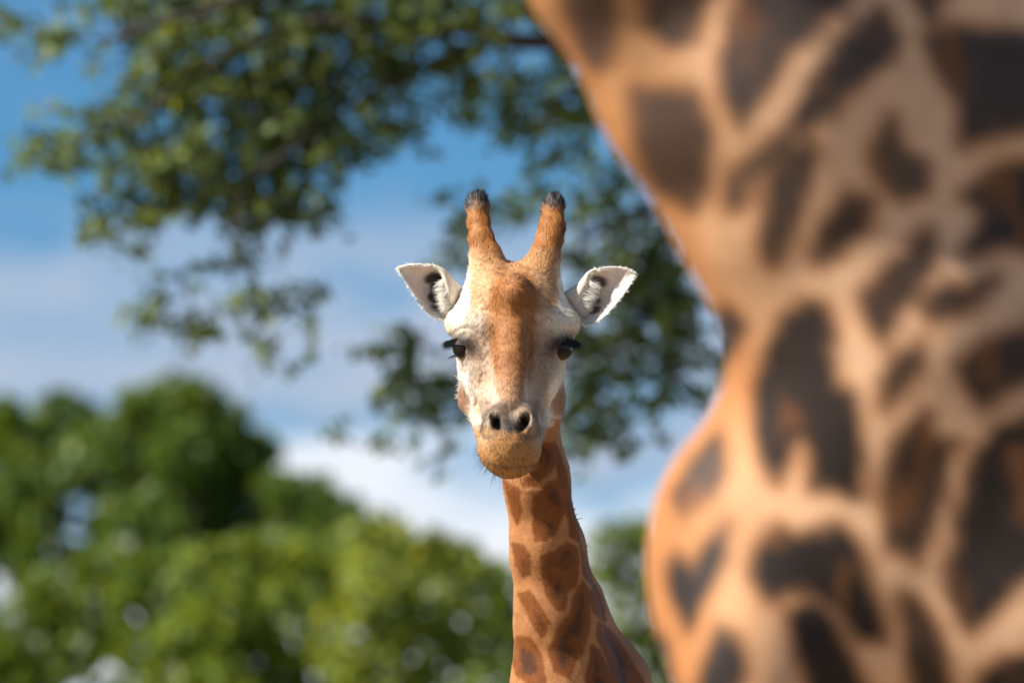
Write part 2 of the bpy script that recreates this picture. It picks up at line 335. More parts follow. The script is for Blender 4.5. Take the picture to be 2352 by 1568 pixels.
# ------------------------------------------------------------------ implicit solids
def cone(p, a, b, ra, rb):
    ab = b - a; t = ((p - a) @ ab / (ab @ ab)).clip(0, 1)
    return np.linalg.norm(p - a - t[:, None] * ab, axis=1) - (ra + t * (rb - ra))
def ell(p, c, r, R=None):
    d = p - c
    if R is not None: d = d @ R
    r = np.asarray(r, p.dtype); k0 = np.linalg.norm(d / r, axis=1); k1 = np.linalg.norm(d / (r * r), axis=1) + 1e-9
    return k0 * (k0 - 1) / k1
def smin(a, b, k): h = np.clip(k - np.abs(a - b), 0, None) / k; return np.minimum(a, b) - h * h * k * .25
class Solid:
    def __init__(s): s.pr = []; s.disp = None
    def cone(s, a, b, ra, rb, k=.03): s.pr.append(('c', np.asarray(a, np.float32), np.asarray(b, np.float32), ra, rb, k))
    def chain(s, pts, k=.03):
        for (a, ra), (b, rb) in zip(pts[:-1], pts[1:]): s.cone(a, b, ra, rb, k)
    def ell(s, c, r, k=.03, R=None, sub=False): s.pr.append(('s' if sub else 'e', np.asarray(c, np.float32), r, None if R is None else np.asarray(R, np.float32), None, k))
    def __call__(s, p):
        p = np.asarray(p, np.float32); out = np.full(len(p), 1e3, np.float32)
        for t, a, b, c, d, k in s.pr:
            if t == 'c': out = smin(out, cone(p, a, b, c, d), k)
            elif t == 'e': out = smin(out, ell(p, a, b, c), k)
            else: out = -smin(-out, ell(p, a, b, c), k)
        if s.disp is not None: out = out + s.disp(p)
        return out
    def grad(s, p, e=.0015):
        g = np.stack([s(p + d) - s(p - d) for d in np.eye(3, dtype=np.float32) * e], -1)
        return g / (2 * e)
    def mesh(s, lo, hi, h):
        """sparse surface nets: verts, quads, unit normals"""
        lo = np.asarray(lo, float); B = 4
        n = (np.ceil((np.asarray(hi) - lo) / h / B).astype(int)) * B + 1
        nc = (n - 1) // B
        cc = np.stack(np.meshgrid(*[(np.arange(k) + .5) * B * h for k in nc], indexing='ij'), -1).reshape(-1, 3) + lo
        fc = s(cc).reshape(nc)
        near = np.abs(fc) < B * h * 1.35 + .012
        up = lambda a: np.pad(np.repeat(np.repeat(np.repeat(a, B, 0), B, 1), B, 2), ((0, 1),) * 3, mode='edge')
        F = up(np.where(fc > 0, 1., -1.).astype(np.float32)); m = up(near)
        m[1:] |= m[:-1].copy(); m[:, 1:] |= m[:, :-1].copy(); m[:, :, 1:] |= m[:, :, :-1].copy()
        idx = np.argwhere(m); F[m] = s(lo + idx * h)
        S = F < 0
        cnt = np.zeros(tuple(n - 1), np.int8); O = [(i, j, k) for i in (0, 1) for j in (0, 1) for k in (0, 1)]
        for i, j, k in O: cnt += S[i:i + n[0] - 1, j:j + n[1] - 1, k:k + n[2] - 1]
        act = np.argwhere((cnt > 0) & (cnt < 8))
        ids = np.full(tuple(n - 1), -1, np.int32); ids[tuple(act.T)] = np.arange(len(act))
        f8 = {o: F[act[:, 0] + o[0], act[:, 1] + o[1], act[:, 2] + o[2]] for o in O}
        acc = np.zeros((len(act), 3)); w = np.zeros(len(act))
        for o in O:
            for ax in range(3):
                if o[ax]: continue
                o2 = tuple(1 if q == ax else o[q] for q in range(3)); a, b = f8[o], f8[o2]; x = (a < 0) != (b < 0)
                t = np.where(x, a / np.where(x, a - b, 1), 0)
                p = np.tile(np.array(o, float), (len(act), 1)); p[:, ax] = t
                acc += p * x[:, None]; w += x
        V = lo + (act + acc / w[:, None]) * h
        Q = []
        for ax in range(3):
            u, v = [(1, 2), (2, 0), (0, 1)][ax]
            sl0 = [slice(None)] * 3; sl1 = [slice(None)] * 3; sl0[ax] = slice(0, -1); sl1[ax] = slice(1, None)
            a, b = S[tuple(sl0)], S[tuple(sl1)]
            e = np.argwhere(a != b); e = e[(e[:, u] > 0) & (e[:, v] > 0) & (e[:, u] < n[u] - 1) & (e[:, v] < n[v] - 1)]
            du = np.zeros(3, int); du[u] = 1; dv = np.zeros(3, int); dv[v] = 1
            q = np.stack([ids[tuple((e - d).T)] for d in (du * 0, du, du + dv, dv)], -1)
            fl = a[tuple(e.T)]; q[~fl] = q[~fl][:, ::-1]; Q.append(q)
        Q = np.concatenate(Q); Q = Q[(Q >= 0).all(1)]
        for _ in range(2):
            g = s.grad(V); V = V - (s(V) / np.maximum((g * g).sum(1), .2))[:, None].clip(-h, h) * g
        g = s.grad(V); nn = g / np.linalg.norm(g, axis=1)[:, None]
        # face orientation check
        fn = np.cross(V[Q[:, 1]] - V[Q[:, 0]], V[Q[:, 2]] - V[Q[:, 0]])
        if (fn * nn[Q[:, 0]]).sum(1).mean() < 0: Q = Q[:, ::-1]
        return V, Q, nn
def poly_sd(P, poly):
    """signed distance (negative inside) of 2-D points to a closed polygon"""
    poly = np.asarray(poly, float); d = np.full(len(P), 1e9); ins = np.zeros(len(P), bool)
    for a, b in zip(poly, np.roll(poly, -1, 0)):
        e = b - a; w = P - a; t = ((w @ e) / (e @ e + 1e-12)).clip(0, 1)
        d = np.minimum(d, ((w - t[:, None] * e) ** 2).sum(1))
        c = (a[1] <= P[:, 1]) != (b[1] <= P[:, 1])
        ins ^= c & (P[:, 0] < a[0] + (P[:, 1] - a[1]) / (b[1] - a[1] + 1e-12) * e[0])
    return np.where(ins, -1, 1) * np.sqrt(d)
def voronoi_patches(V, spacing, seed):
    """dart-thrown seeds on the coat; returns (F2-F1), F1 for every vertex"""
    r = np.random.default_rng(seed); pool = V[r.integers(0, len(V), 6000)]; seeds = []
    for p in pool:
        if not seeds or np.min(((np.array(seeds) - p) ** 2).sum(1)) > spacing ** 2: seeds.append(p)
    seeds = np.array(seeds); f1 = np.empty(len(V)); f2 = np.empty(len(V))
    Vw = V + .022 * np.stack([fbm(V + k * 9, 14) for k in range(3)], -1)
    for i in range(0, len(V), 20000):
        d = np.sqrt(((Vw[i:i + 20000, None] - seeds[None]) ** 2).sum(-1)); d.partition(1, axis=1); f1[i:i + 20000] = d[:, 0]; f2[i:i + 20000] = d[:, 1]
    return f2 - f1, f1
def blades(root, dirn, nrm, length, width, cols, curve=None, seg=1, tipw=0.0):
    """tapered hair blades as one mesh; returns verts, tris, cols, normals"""
    n = len(root); side = np.cross(dirn, nrm); side /= np.linalg.norm(side, axis=1)[:, None] + 1e-9
    w = (np.ones(n) * width)[:, None]; L = (np.ones(n) * length)[:, None]
    if seg == 1:
        V = np.stack([root - side * w / 2, root + side * w / 2, root + dirn * L], 1).reshape(-1, 3)
        return V, np.arange(3 * n).reshape(n, 3), np.repeat(cols, 3, 0), np.repeat(nrm, 3, 0)
    cv = np.zeros((n, 3)) if curve is None else curve
    rows = []
    for i in range(seg + 1):
        t = i / seg; c = root + dirn * L * t + cv * L * t * t; ww = w * (1 - t * (1 - tipw)) * .5
        rows += [c - side * ww, c + side * ww]
    V = np.stack(rows, 1).reshape(-1, 3); k = 2 * (seg + 1); F = []
    b = np.arange(n)[:, None] * k
    for i in range(seg): F += [b + np.array([2 * i, 2 * i + 1, 2 * i + 3]), b + np.array([2 * i, 2 * i + 3, 2 * i + 2])]
    return V, np.concatenate(F), np.repeat(cols, k, 0), np.repeat(nrm, k, 0)
def hair_obj(name, parent, org, root, dirn, nrm, length, width, cols, curve=None, seg=1, mat=None):
    V, F, C, NN = blades(root, dirn, nrm, length, width, cols, curve, seg)
    NW = NN[:, :1] * RIGHT + NN[:, 1:2] * FWD + NN[:, 2:3] * UP
    return tag(new_mesh(name, c2w(V), F, mat or M_HAIR, parent, colors=C, normals=NW, org=org), kind='stuff')
def sample(V, Q, n, keep=None):
    f = Q if keep is None else Q[keep]
    a = V[f[:, 0]]; b = V[f[:, 1]]; c = V[f[:, 2]]; d = V[f[:, 3]]
    ar = np.linalg.norm(np.cross(c - a, d - b), axis=1); i = rng.choice(len(f), n, p=ar / ar.sum())
    u, v = rng.random((2, n, 1))
    return (a[i] * (1 - u) + b[i] * u) * (1 - v) + (d[i] * (1 - u) + c[i] * u) * v
def w(x, y, z): return w2c(np.array([x, y, z], float))
def crv(st, n):
    """Catmull-Rom through stations"""
    st = np.asarray(st, float); k = len(st); t = np.linspace(0, k - 1, n); i = np.minimum(t.astype(int), k - 2); f = (t - i)[:, None]
    g = lambda j: st[np.clip(j, 0, k - 1)]
    a, b, c, d = g(i - 1), g(i), g(i + 1), g(i + 2)
    return .5 * (2 * b + (c - a) * f + (2 * a - 5 * b + 4 * c - d) * f ** 2 + (3 * b - a - 3 * c + d) * f ** 3)

def legs_and_barrel(S, C, h, s, sc=1.0, kneck=.12):
    """trunk, four jointed legs; C chest point (world), h to the rump, s sideways. returns hoof spots, tail root"""
    g = lambda v: w2c(np.asarray(v, float)); Zv = np.array([0, 0, 1.0]); R = 1 * sc
    rump = C + h * 1.45 * R - Zv * .30 * R
    S.cone(g(C + h * .05), g(C + h * .75 * R - Zv * .08), .36 * R, .46 * R, kneck); S.cone(g(C + h * .75 * R - Zv * .08), g(rump), .46 * R, .36 * R, kneck)
    S.cone(g(C + h * .25 + Zv * .22 * R), g(C + h * .5 + Zv * .24 * R), .20 * R, .2 * R, .2)
    hoofs = []
    for sd in (-1, 1):
        a = C + s * sd * .22 * R + h * .12 - Zv * .1; zk = a[2] * .36
        e = a * [1, 1, 0] + Zv * a[2] * .66 + s * sd * .0; k = a * [1, 1, 0] + Zv * zk + h * .02; f = a * [1, 1, 0] + Zv * .16 + h * .03; t = a * [1, 1, 0] + Zv * .05 - h * .03
        S.chain([(g(a), .20 * R), (g(e), .125 * R), (g(k + Zv * .08), .062), (g(k), .075), (g(k - Zv * .1), .055), (g(f + Zv * .08), .045), (g(f), .058), (g(t + Zv * .04), .055)], .05); hoofs.append(t)
        a = rump + s * sd * .2 * R - Zv * .05; zk = a[2] * .42
        e = a * [1, 1, 0] + Zv * a[2] * .72 - h * .10 + s * sd * .03; k = a * [1, 1, 0] + Zv * zk + h * .16; f = a * [1, 1, 0] + Zv * .16 + h * .10; t = a * [1, 1, 0] + Zv * .05 + h * .04
        S.chain([(g(a), .26 * R), (g(e), .17 * R), (g(k + Zv * .08 - h * .01), .066), (g(k), .07), (g(k - Zv * .12), .052), (g(f + Zv * .08), .045), (g(f), .058), (g(t + Zv * .04), .055)], .05); hoofs.append(t)
    return hoofs, rump + h * .33 * R + Zv * .12
def add_hoofs(hoofs, h, root, org):
    for t in hoofs:
        n = 20; th = np.linspace(0, 2 * np.pi, n, endpoint=False); s = np.cross(h, [0, 0, 1]); V = []
        for z, r in ((0, .085), (.03, .082), (.08, .068), (.13, .055)):
            rr = r * (1 - .16 * np.exp(-((th - np.pi) / .25) ** 2))            # cleft at the toe
            V.append(np.array([t[0], t[1], z]) + (np.cos(th) * rr)[:, None] * h * 1.2 + (np.sin(th) * rr)[:, None] * s)
        V = np.concatenate(V); V = np.concatenate([V, [[t[0], t[1], 0], [t[0], t[1], .13]]]); F = []
        for i in range(3):
            for j in range(n): F.append((i * n + j, i * n + (j + 1) % n, (i + 1) * n + (j + 1) % n, (i + 1) * n + j))
        for j in range(0, n, 2): F.append((4 * n, (j + 2) % n, j + 1, j)); F.append((4 * n + 1, 3 * n + j, 3 * n + j + 1, 3 * n + (j + 2) % n))
        new_mesh('hoof', V, F, M_HOOF, root, org=org)
def add_tail(p, h, root, org, colr):
    pts = np.array([p + h * (.10 * math.sin(t * 2)) + np.array([0, 0, -.95 * t]) for t in np.linspace(0, 1, 9)])
    v, f = tube(pts, np.linspace(.05, .016, 9), 8)
    tl = new_mesh('tail', v, f, M_FUR, root, colors=np.tile(colr, (len(v), 1)), org=org)
    n = 400; r = w2c(pts[-2] + rng.normal(0, .012, (n, 3))); d = rng.normal(0, .16, (n, 3)) + w2c(CAM + np.array([0, 0, -1])); d /= np.linalg.norm(d, axis=1)[:, None]
    nr = np.cross(d, rng.normal(size=(n, 3))); nr /= np.linalg.norm(nr, axis=1)[:, None]
    hair_obj('tail_tuft', tl, org, r, d, nr, rng.uniform(.3, .6, n), .004, np.tile((.012, .01, .01), (n, 1)), seg=2)

# ------------------------------------------------------------------ coats
TAN = np.array((.385, .168, .064)); PATCH = np.array((.19, .06, .014)); CORE = np.array((.045, .022, .014))

# ------------------------------------------------------------------ near giraffe (out of focus, right)
def near_giraffe():
    D = 10.5; s = D / 16000
    q = lambda a, b, d=0: ray(a, b, D) + np.array([0, d + .28 * (a - 1750) * s, 0])
    S = Solid()
    S.chain([(q(820, -870, 0), 125 * s), (q(1075, -470, 0), 118 * s), (q(1332, -60, 0), 116 * s), (q(1532, 272, 0), 113 * s), (q(1716, 540, 0), 103 * s), (q(1802, 715, .01), 94 * s), (q(1875, 870, .03), 90 * s)], .06)
    S.chain([(q(1220, -1000, .05), 210 * s), (q(1610, -330, .04), 300 * s), (q(1835, 230, .05), 325 * s), (q(2075, 760, .07), 350 * s)], .12)
    S.chain([(q(1600, -1060, .06), 200 * s), (q(2000, -430, .1), 290 * s), (q(2340, 280, .12), 390 * s), (q(2620, 900, .16), 520 * s)], .12)
    S.ell(q(1930, 1275, .10), (436 * s, 300 * s, 405 * s), .12)
    S.ell(q(2120, 920, .05), (320 * s, 330 * s, 420 * s), .13)
    S.ell(q(2420, 1260, .04), (400 * s, 380 * s, 640 * s), .12)
    S.ell(q(1735, 1560, .06), (175 * s, 220 * s, 260 * s), .09)
    # upper neck and head, above the frame
    hd = q(-40, -2350, .03)
    S.chain([(q(820, -870, .02), 160 * s), (q(350, -1700, .02), 150 * s), (q(120, -2200, .03), 165 * s)], .1)
    S.chain([(q(1300, -1000, .05), 200 * s), (q(690, -1850, .05), 140 * s), (q(220, -2320, .03), 150 * s)], .1)
    S.chain([(q(120, -2330, .03), .115), (hd, .11), (q(-360, -2180, .03), .085), (q(-640, -2020, .03), .075), (q(-770, -1945, .03), .07)], .06)
    S.ell(q(-70, -2370, -.06), (.07, .06, .05), .04); S.ell(q(-70, -2370, .12), (.07, .06, .05), .04)
    h = np.array([.92, .39, 0]); h /= np.linalg.norm(h); sv = np.cross([0, 0, 1.0], h)
    C = c2w(q(2380, 1350, .38))
    hoofs, tailp = legs_and_barrel(S, C, h, sv, 1.05)
    S.disp = lambda p: .008 * fbm(p, 9, 2) + .028 * fbm(p + 1.7, 3.4, 2)
    foot = np.array([C[0] + h[0] * .6, C[1] + h[1] * .6, 0])
    root = empty('giraffe', foot, 'close out-of-focus giraffe on the right, its spotted neck and chest filling the frame', 'giraffe')
    P = np.array([p for pr in S.pr for p in ([pr[1], pr[2]] if pr[0] == 'c' else [pr[1]])])
    V, Q, NN = S.mesh(P.min(0) - .55, P.max(0) + .55, .017)
    # coat: the net of pale lines on the flank that shows, cells elsewhere
    pos = np.stack([1176 + V[:, 0] / V[:, 1] * 16000, 784 - V[:, 2] / V[:, 1] * 16000], -1)
    pos = pos + 34 * np.stack([fbm(V, 16, 4), fbm(V + 7, 16, 4)], -1)
    PT = [
        [(1290, -40), (1394, -40), (1414, 75), (1404, 140), (1374, 165), (1339, 100)],
        [(1474, -40), (1624, -40), (1594, 90), (1544, 110), (1504, 65)],
        [(1719, -40), (1960, -40), (1884, 45), (1809, 115), (1759, 200), (1699, 285), (1659, 200), (1674, 100)],
        [(2019, 35), (2054, 90), (2034, 140), (1974, 185), (1909, 250), (1839, 300), (1824, 280), (1879, 195), (1944, 90)],
        [(1459, 210), (1594, 210), (1624, 310), (1629, 425), (1584, 480), (1514, 425), (1464, 325)],
        [(1699, 390), (1784, 320), (1824, 300), (1819, 350), (1744, 400), (1694, 470), (1669, 480), (1679, 425)],
        [(1769, 410), (1824, 350), (1864, 320), (1854, 380), (1834, 475), (1794, 575), (1769, 605), (1749, 560)],
        [(2044, 275), (2074, 350), (2124, 380), (2124, 430), (2074, 455), (2024, 410), (2004, 350)],
        [(1944, 465), (2004, 465), (1999, 515), (1934, 575), (1879, 600), (1894, 540)],
        [(2139, 530), (2144, 610), (2094, 690), (2024, 780), (1989, 725), (1979, 675), (2054, 600)],
        [(2134, 700), (2194, 660), (2284, 645), (2234, 705), (2144, 740)],
        [(2134, 90), (2194, 65), (2294, 75), (2400, 90), (2400, 280), (2219, 330), (2224, 240), (2174, 175)],
        [(2209, 450), (2294, 390), (2420, 370), (2420, 580), (2279, 565), (2224, 570), (2274, 500)],
        [(2099, -30), (2169, -30), (2134, 40)],
        [(1630, 740), (1674, 710), (1699, 750), (1679, 800), (1659, 834), (1620, 880)],
        [(1800, 740), (1840, 695), (1894, 710), (1914, 770), (1904, 884), (1959, 914), (1974, 1034), (1964, 1139), (1939, 1124), (1859, 1109), (1849, 1009), (1834, 984), (1779, 1104), (1754, 1064), (1734, 884)],
        [(2039, 874), (2064, 824), (2124, 799), (2099, 854), (2059, 904), (2034, 939)],
        [(2209, 844), (2259, 799), (2400, 740), (2400, 849), (2284, 909), (2254, 929)],
        [(2059, 1009), (2124, 954), (2134, 1019), (2194, 1014), (2169, 1104), (2124, 1249), (2104, 1289), (2074, 1264), (2039, 1264), (2029, 1134)],
        [(2249, 1039), (2309, 984), (2420, 940), (2420, 1260), (2309, 1374), (2234, 1449), (2209, 1409), (2174, 1309), (2209, 1194)],
        [(1649, 994), (1654, 1084), (1624, 1134), (1569, 1184), (1549, 1134), (1584, 1064)],
        [(1674, 1204), (1659, 1284), (1634, 1349), (1584, 1434), (1554, 1384), (1534, 1309), (1554, 1284), (1594, 1314), (1619, 1254)],
        [(1749, 1234), (1789, 1209), (1824, 1235), (1869, 1224), (1934, 1214), (1974, 1274), (1999, 1374), (2024, 1464), (1984, 1459), (1934, 1399), (1859, 1344), (1799, 1349), (1759, 1384), (1734, 1334), (1734, 1284)],
        [(1819, 1419), (1859, 1379), (1894, 1409), (1934, 1484), (2000, 1620), (1884, 1620), (1829, 1459)],
        [(2069, 1369), (2109, 1384), (2149, 1449), (2190, 1620), (2109, 1620), (2089, 1494)],
        [(1624, 1534), (1654, 1449), (1689, 1474), (1709, 1534), (1689, 1620), (1600, 1620)],
        [(2259, 1568), (2299, 1519), (2420, 1504), (2400, 1700), (2250, 1700)],
        [(1480, 1440), (1520, 1480), (1545, 1600), (1500, 1640), (1440, 1560)]]
    cat = np.array([.88, .95, 1, 1, .9, .9, .95, .9, .95, .95, .95, 1, 1, .95, 1, 1, .95, .95, .95, 1, .95, 1, 1, 1, .95, 1, 1, 1.])
    win = (pos[:, 0] > 1100) & (pos[:, 0] < 2450) & (pos[:, 1] > -130) & (pos[:, 1] < 1720) & (NN[:, 1] < .3)
    best = np.full(len(V), 1e3); amt = np.ones(len(V)); pw = pos[win]
    bw = np.full(len(pw), 1e3); aw = np.ones(len(pw))
    for a, pl in zip(cat, PT):
        d = poly_sd(pw, pl); u = d < bw; bw[u] = d[u]; aw[u] = a
    best[win] = (bw - 17) * s; amt[win] = aw
    f, f1 = voronoi_patches(V, .17, 3); alt = .035 - f * .5
    edge = np.minimum.reduce([pos[:, 0] - 1100, 2450 - pos[:, 0], pos[:, 1] + 130, 1720 - pos[:, 1]]) / 60
    wgt = np.clip(edge, 0, 1) * sstep(-NN[:, 1], -.3, 0)
    sdm = np.where(win, best * wgt + alt * (1 - wgt), alt)
    g = fbm(V, 30, 2)
    c = np.tile(np.array((.68, .415, .25)), (len(V), 1)) * (1 + .35 * fbm(V, 5)[:, None])
    c = mixc(c, (.40, .185, .066), sstep(-(pos[:, 0] - .25 * (pos[:, 1] - 784) * (pos[:, 1] < 784)) - 160 * fbm(V + 9, 5, 2), -2000, -1560) * .85)      # warmer breast hair, its colour darkened to tone down the sunlit side
    c = mixc(c, (.34, .13, .038), sstep(-NN[:, 0], .45, .95) * .8)  # left-facing surfaces browner by normal: shade painted into the coat
    c = mixc(c, (.44, .17, .045), sstep(-sdm, -.018, .002) * .6)
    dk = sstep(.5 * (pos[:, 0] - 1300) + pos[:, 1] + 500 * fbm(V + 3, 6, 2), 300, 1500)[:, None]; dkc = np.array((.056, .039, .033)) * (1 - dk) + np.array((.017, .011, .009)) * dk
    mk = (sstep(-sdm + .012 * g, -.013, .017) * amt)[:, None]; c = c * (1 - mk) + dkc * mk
    c = mixc(c, (.20, .075, .022), sstep(fbm(V * [1.6, 1, .55] + 31, 14, 3), .06, .22) * sstep(-sdm, 0, .02) * .6)      # rusty flecks inside patches
    low = c2w(V)[:, 2]; c = mixc(c, (.62, .45, .28), sstep(-low, -1.0, -.6) * .8)
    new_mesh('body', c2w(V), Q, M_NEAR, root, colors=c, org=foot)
    add_hoofs(hoofs, -h, root, foot); add_tail(tailp, h, root, foot, (.5, .26, .12))
    # ears, horns, eyes of the off-frame head; mane down the nape
    for y, zz_ in ((-.085, 1), (.115, -1)):
        e = q(-90, -2360, .03) + np.array([0, y - .03, 0]); hs = Solid()
        b = q(60, -2470, .03) + np.array([0, y * .55, 0]); hs.chain([(b, .04), (b + [.03, y * .1, .12], .028), (b + [.045, y * .15, .19], .03)], .02)
        v, f_, n_ = hs.mesh(b - .12, b + np.array([.16, .12, .30]), .012)
        new_mesh('ossicone', c2w(v), f_, M_FUR, root, colors=mixc(np.tile(PATCH, (len(v), 1)), (.012, .01, .01), sstep(v[:, 2] - b[2], .14, .17)), org=foot)
        es = Solid(); a = q(190, -2420, .03) + np.array([0, y * 1.2, 0]); R = np.array([[.2, 0, .98], [0, 1, 0], [-.98, 0, .2]])
        es.ell(a + np.array([0, .1 * np.sign(y), .03]), (.05, .11, .025), .01); v, f_, n_ = es.mesh(a - .25, a + .25, .012)
        new_mesh('ear', c2w(v), f_, M_FUR, root, colors=np.tile((.55, .48, .4), (len(v), 1)), org=foot)
        ys = Solid(); ys.ell(q(-150, -2320, .03) + np.array([0, y * 1.05, 0]), (.026,) * 3, .01); a = q(-150, -2320, .03) + np.array([0, y, 0])
        v, f_, n_ = ys.mesh(a - .06, a + .06, .008); new_mesh('eye', c2w(v), f_, M_EYE, root, org=foot)
    path = crv([q(220, -2420, .03) + [.06, 0, .1], q(800, -1960, .05), q(1760, -1160, .06), q(2310, -530, .1), q(2700, 80, .12)], 60)
    for i in range(len(path)):      # seat the mane on the nape
        d = np.array([.8, 0, .6]); t = np.linspace(-.5, .6, 80); fv = S(path[i] + t[:, None] * d); k = np.where(fv < 0)[0]
        if len(k): path[i] = path[i] + d * t[k[-1]]
    n = 5000; u = rng.random(n) * 59; i = u.astype(int); r = path[i] + (path[np.minimum(i + 1, 59)] - path[i]) * (u - i)[:, None] + rng.normal(0, .008, (n, 3)) * [0.2, 1, .2]
    d = np.array([.75, 0, .66]) + rng.normal(0, .15, (n, 3)); d /= np.linalg.norm(d, axis=1)[:, None]
    hair_obj('mane', root, foot, r - d * .015, d, np.tile([0, -1., 0], (n, 1)), rng.uniform(.05, .09, n), .005, np.tile((.22, .085, .03), (n, 1)) * rng.uniform(.6, 1.3, (n, 1)), seg=2)
near_giraffe()
print('near giraffe', time.time() - T0)

# ------------------------------------------------------------------ sharp giraffe facing the camera
def sharp_giraffe():
    def q(px, py, y=0):       # y in millimetres behind the face plane
        return ray(px, py, DIST + y / 1000)
    def hp(dx, py, y): return q(1176 + dx + .025 * (800 - py), py, y)
    S = Solid()
    # skull
    S.ell(hp(0, 712, 95), (.100, .135, .099), .03)
    S.cone(hp(0, 740, 84), hp(0, 965, -60), .089, .054, .03)
    S.cone(hp(3, 700, -28), hp(-1, 930, -142), .041, .039, .024)
    S.ell(hp(5, 672, -46), (.037, .050, .044), .035)
    for sg in (-1, 1):
        S.ell(hp(sg * 104, 744, 48), (.051, .060, .040), .05); S.ell(hp(sg * 60, 745, 54), (.055, .060, .062), .05); S.ell(hp(sg * 66, 812, 50), (.050, .060, .060), .04)
        S.ell(hp(sg * 104, 790, 20), (.030, .042, .032), .02)
        S.ell(hp(sg * 70, 850, 70), (.052, .095, .092), .03)
        S.ell(hp(sg * 86, 905, 125), (.036, .065, .050), .018)
        S.cone(hp(sg * 66, 925, 100), hp(sg * 26, 1022, -85), .036, .044, .03)
        S.cone(hp(sg * 76, 860, -5), hp(sg * 52, 945, -60), .016, .012, .02)       # cheek crest
        S.cone(hp(sg * 68, 596, 82), hp(sg * 50, 668, 78), .037, .060, .045)         # horn bosses
    S.ell(hp(0, 1022, -138), (.0725, .085, .077), .03)
    for sg in (-1, 1):
        S.ell(hp(sg * 36, 966, -166), (.025, .035, .034), .022)
    for sg in (-1, 1):
        a = sg * .42; R = np.array([[math.cos(a), 0, math.sin(a)], [0, 1, 0], [-math.sin(a), 0, math.cos(a)]])
        S.ell(hp(sg * 33, 968, -208), (.011, .042, .023), .010, R=R, sub=True)
        S.ell(hp(sg * 128, 799, -4), (.023, .030, .0145), .008, sub=True)
    # neck: windpipe column and nape column
    NF = [(q(1226, 940, 150), .056), (q(1234, 1100, 190), .066), (q(1255, 1250, 240), .070), (q(1280, 1400, 290), .084), (q(1305, 1580, 350), .118), (q(1330, 1900, 460), .2), (q(1350, 2250, 600), .27)]
    NR = [(q(1210, 870, 210), .068), (q(1230, 1100, 290), .057), (q(1272, 1250, 350), .062), (q(1310, 1400, 420), .074), (q(1372, 1580, 500), .118), (q(1440, 1900, 640), .2), (q(1480, 2250, 900), .27)]
    S.chain(NF, .05); S.chain(NR, .05)
    S.chain([(q(1196, 1120, 190), .030), (q(1213, 1290, 250), .030), (q(1225, 1440, 300), .036), (q(1226, 1600, 350), .055)], .03)   # side muscle, left
    S.chain([(q(1290, 1180, 190), .022), (q(1315, 1330, 240), .026), (q(1345, 1480, 310), .04)], .03)
    def disp(p):
        head = np.asarray(p)[:, 2] > -.34
        d = .0035 * fbm(p, 28, 2) + .0018 * fbm(p, 90, 2)
        px = p[:, 0] * 1000 * 16 / p[:, 1] + 1176; py = 784 - p[:, 2] * 1000 * 16 / p[:, 1]
        dx = px - 1176 - .025 * (800 - py); yy = (p[:, 1] - DIST) * 1000
        mouth = 1074 - .0026 * (dx - 20) ** 2
        d = d + .005 * np.exp(-((py - mouth) / 4.5) ** 2) * (yy < -60) * sstep(dx, 0, 20) * (dx < 80)
        for sg in (-1, 1):   # wrinkles over the eyes
            r = np.hypot((dx - sg * 112), (py - 800)); m = np.exp(-((r - 46) / 16) ** 2) * (py < 790) * (yy < 60)
            d = d + .0009 * m * np.sin(r / 3.1 + 9 * fbm(p, 30, 2))
        vein = np.minimum(np.abs(dx + 78 + .12 * (py - 880)), np.abs(dx - 78 - .12 * (py - 880)))
        d = d - .0022 * np.exp(-(vein / 5) ** 2) * sstep(py, 830, 870) * sstep(-py, -970, -940) * (yy > -70)
        return np.where(head, d, .004 * fbm(p, 24, 2)).astype(np.float32)
    S.disp = disp
    C = c2w(q(1400, 2330, 760)); h = np.array([.45, .89, 0]); h /= np.linalg.norm(h); sv = np.cross([0, 0, 1.0], h)
    foot = np.array([C[0] + h[0] * .6, C[1] + h[1] * .6, 0])
    root = empty('giraffe', foot, 'sharply focused giraffe facing the camera with its head in the middle', 'giraffe')
    cutz = -.95
    V, Q, NN = S.mesh((-.22, DIST - .27, cutz), (.62, DIST + .95, .27), .0042)
    B = Solid(); B.pr = [p for p in S.pr if p[0] == 'c' and p[1][2] < -.3]; hoofs, tailp = legs_and_barrel(B, C, h, sv, .95)
    P = np.array([p for pr in B.pr for p in ([pr[1], pr[2]])])
    V2, Q2, N2 = B.mesh(np.r_[P.min(0)[:2] - .55, P.min(0)[2] - .2], np.r_[P.max(0)[:2] + .55, cutz + .05], .02)
    nf = len(V)
    # ---------------- coat of head and neck (hair colours, with some painted shade beside the nose)
    def coat(V, NN):
        px = V[:, 0] * 1000 * 16 / V[:, 1] + 1176; py = 784 - V[:, 2] * 1000 * 16 / V[:, 1]; yy = (V[:, 1] - DIST) * 1000
        dx = px - 1176 - .025 * (800 - py); ax = np.abs(dx)
        jx = 26 * fbm(V, 22, 3); jf = 14 * fbm(V + 4, 70, 2)
        # neck
        pos = np.stack([px, py], -1) + 9 * np.stack([fbm(V, 40, 3), fbm(V + 8, 40, 3)], -1)
        pos += 5 * np.stack([fbm(V + 2, 140, 2), fbm(V + 5, 140, 2)], -1)
        cr = lambda L: [(1041.25 + a * .336, 1041.25 + b * .336) for a, b in L]
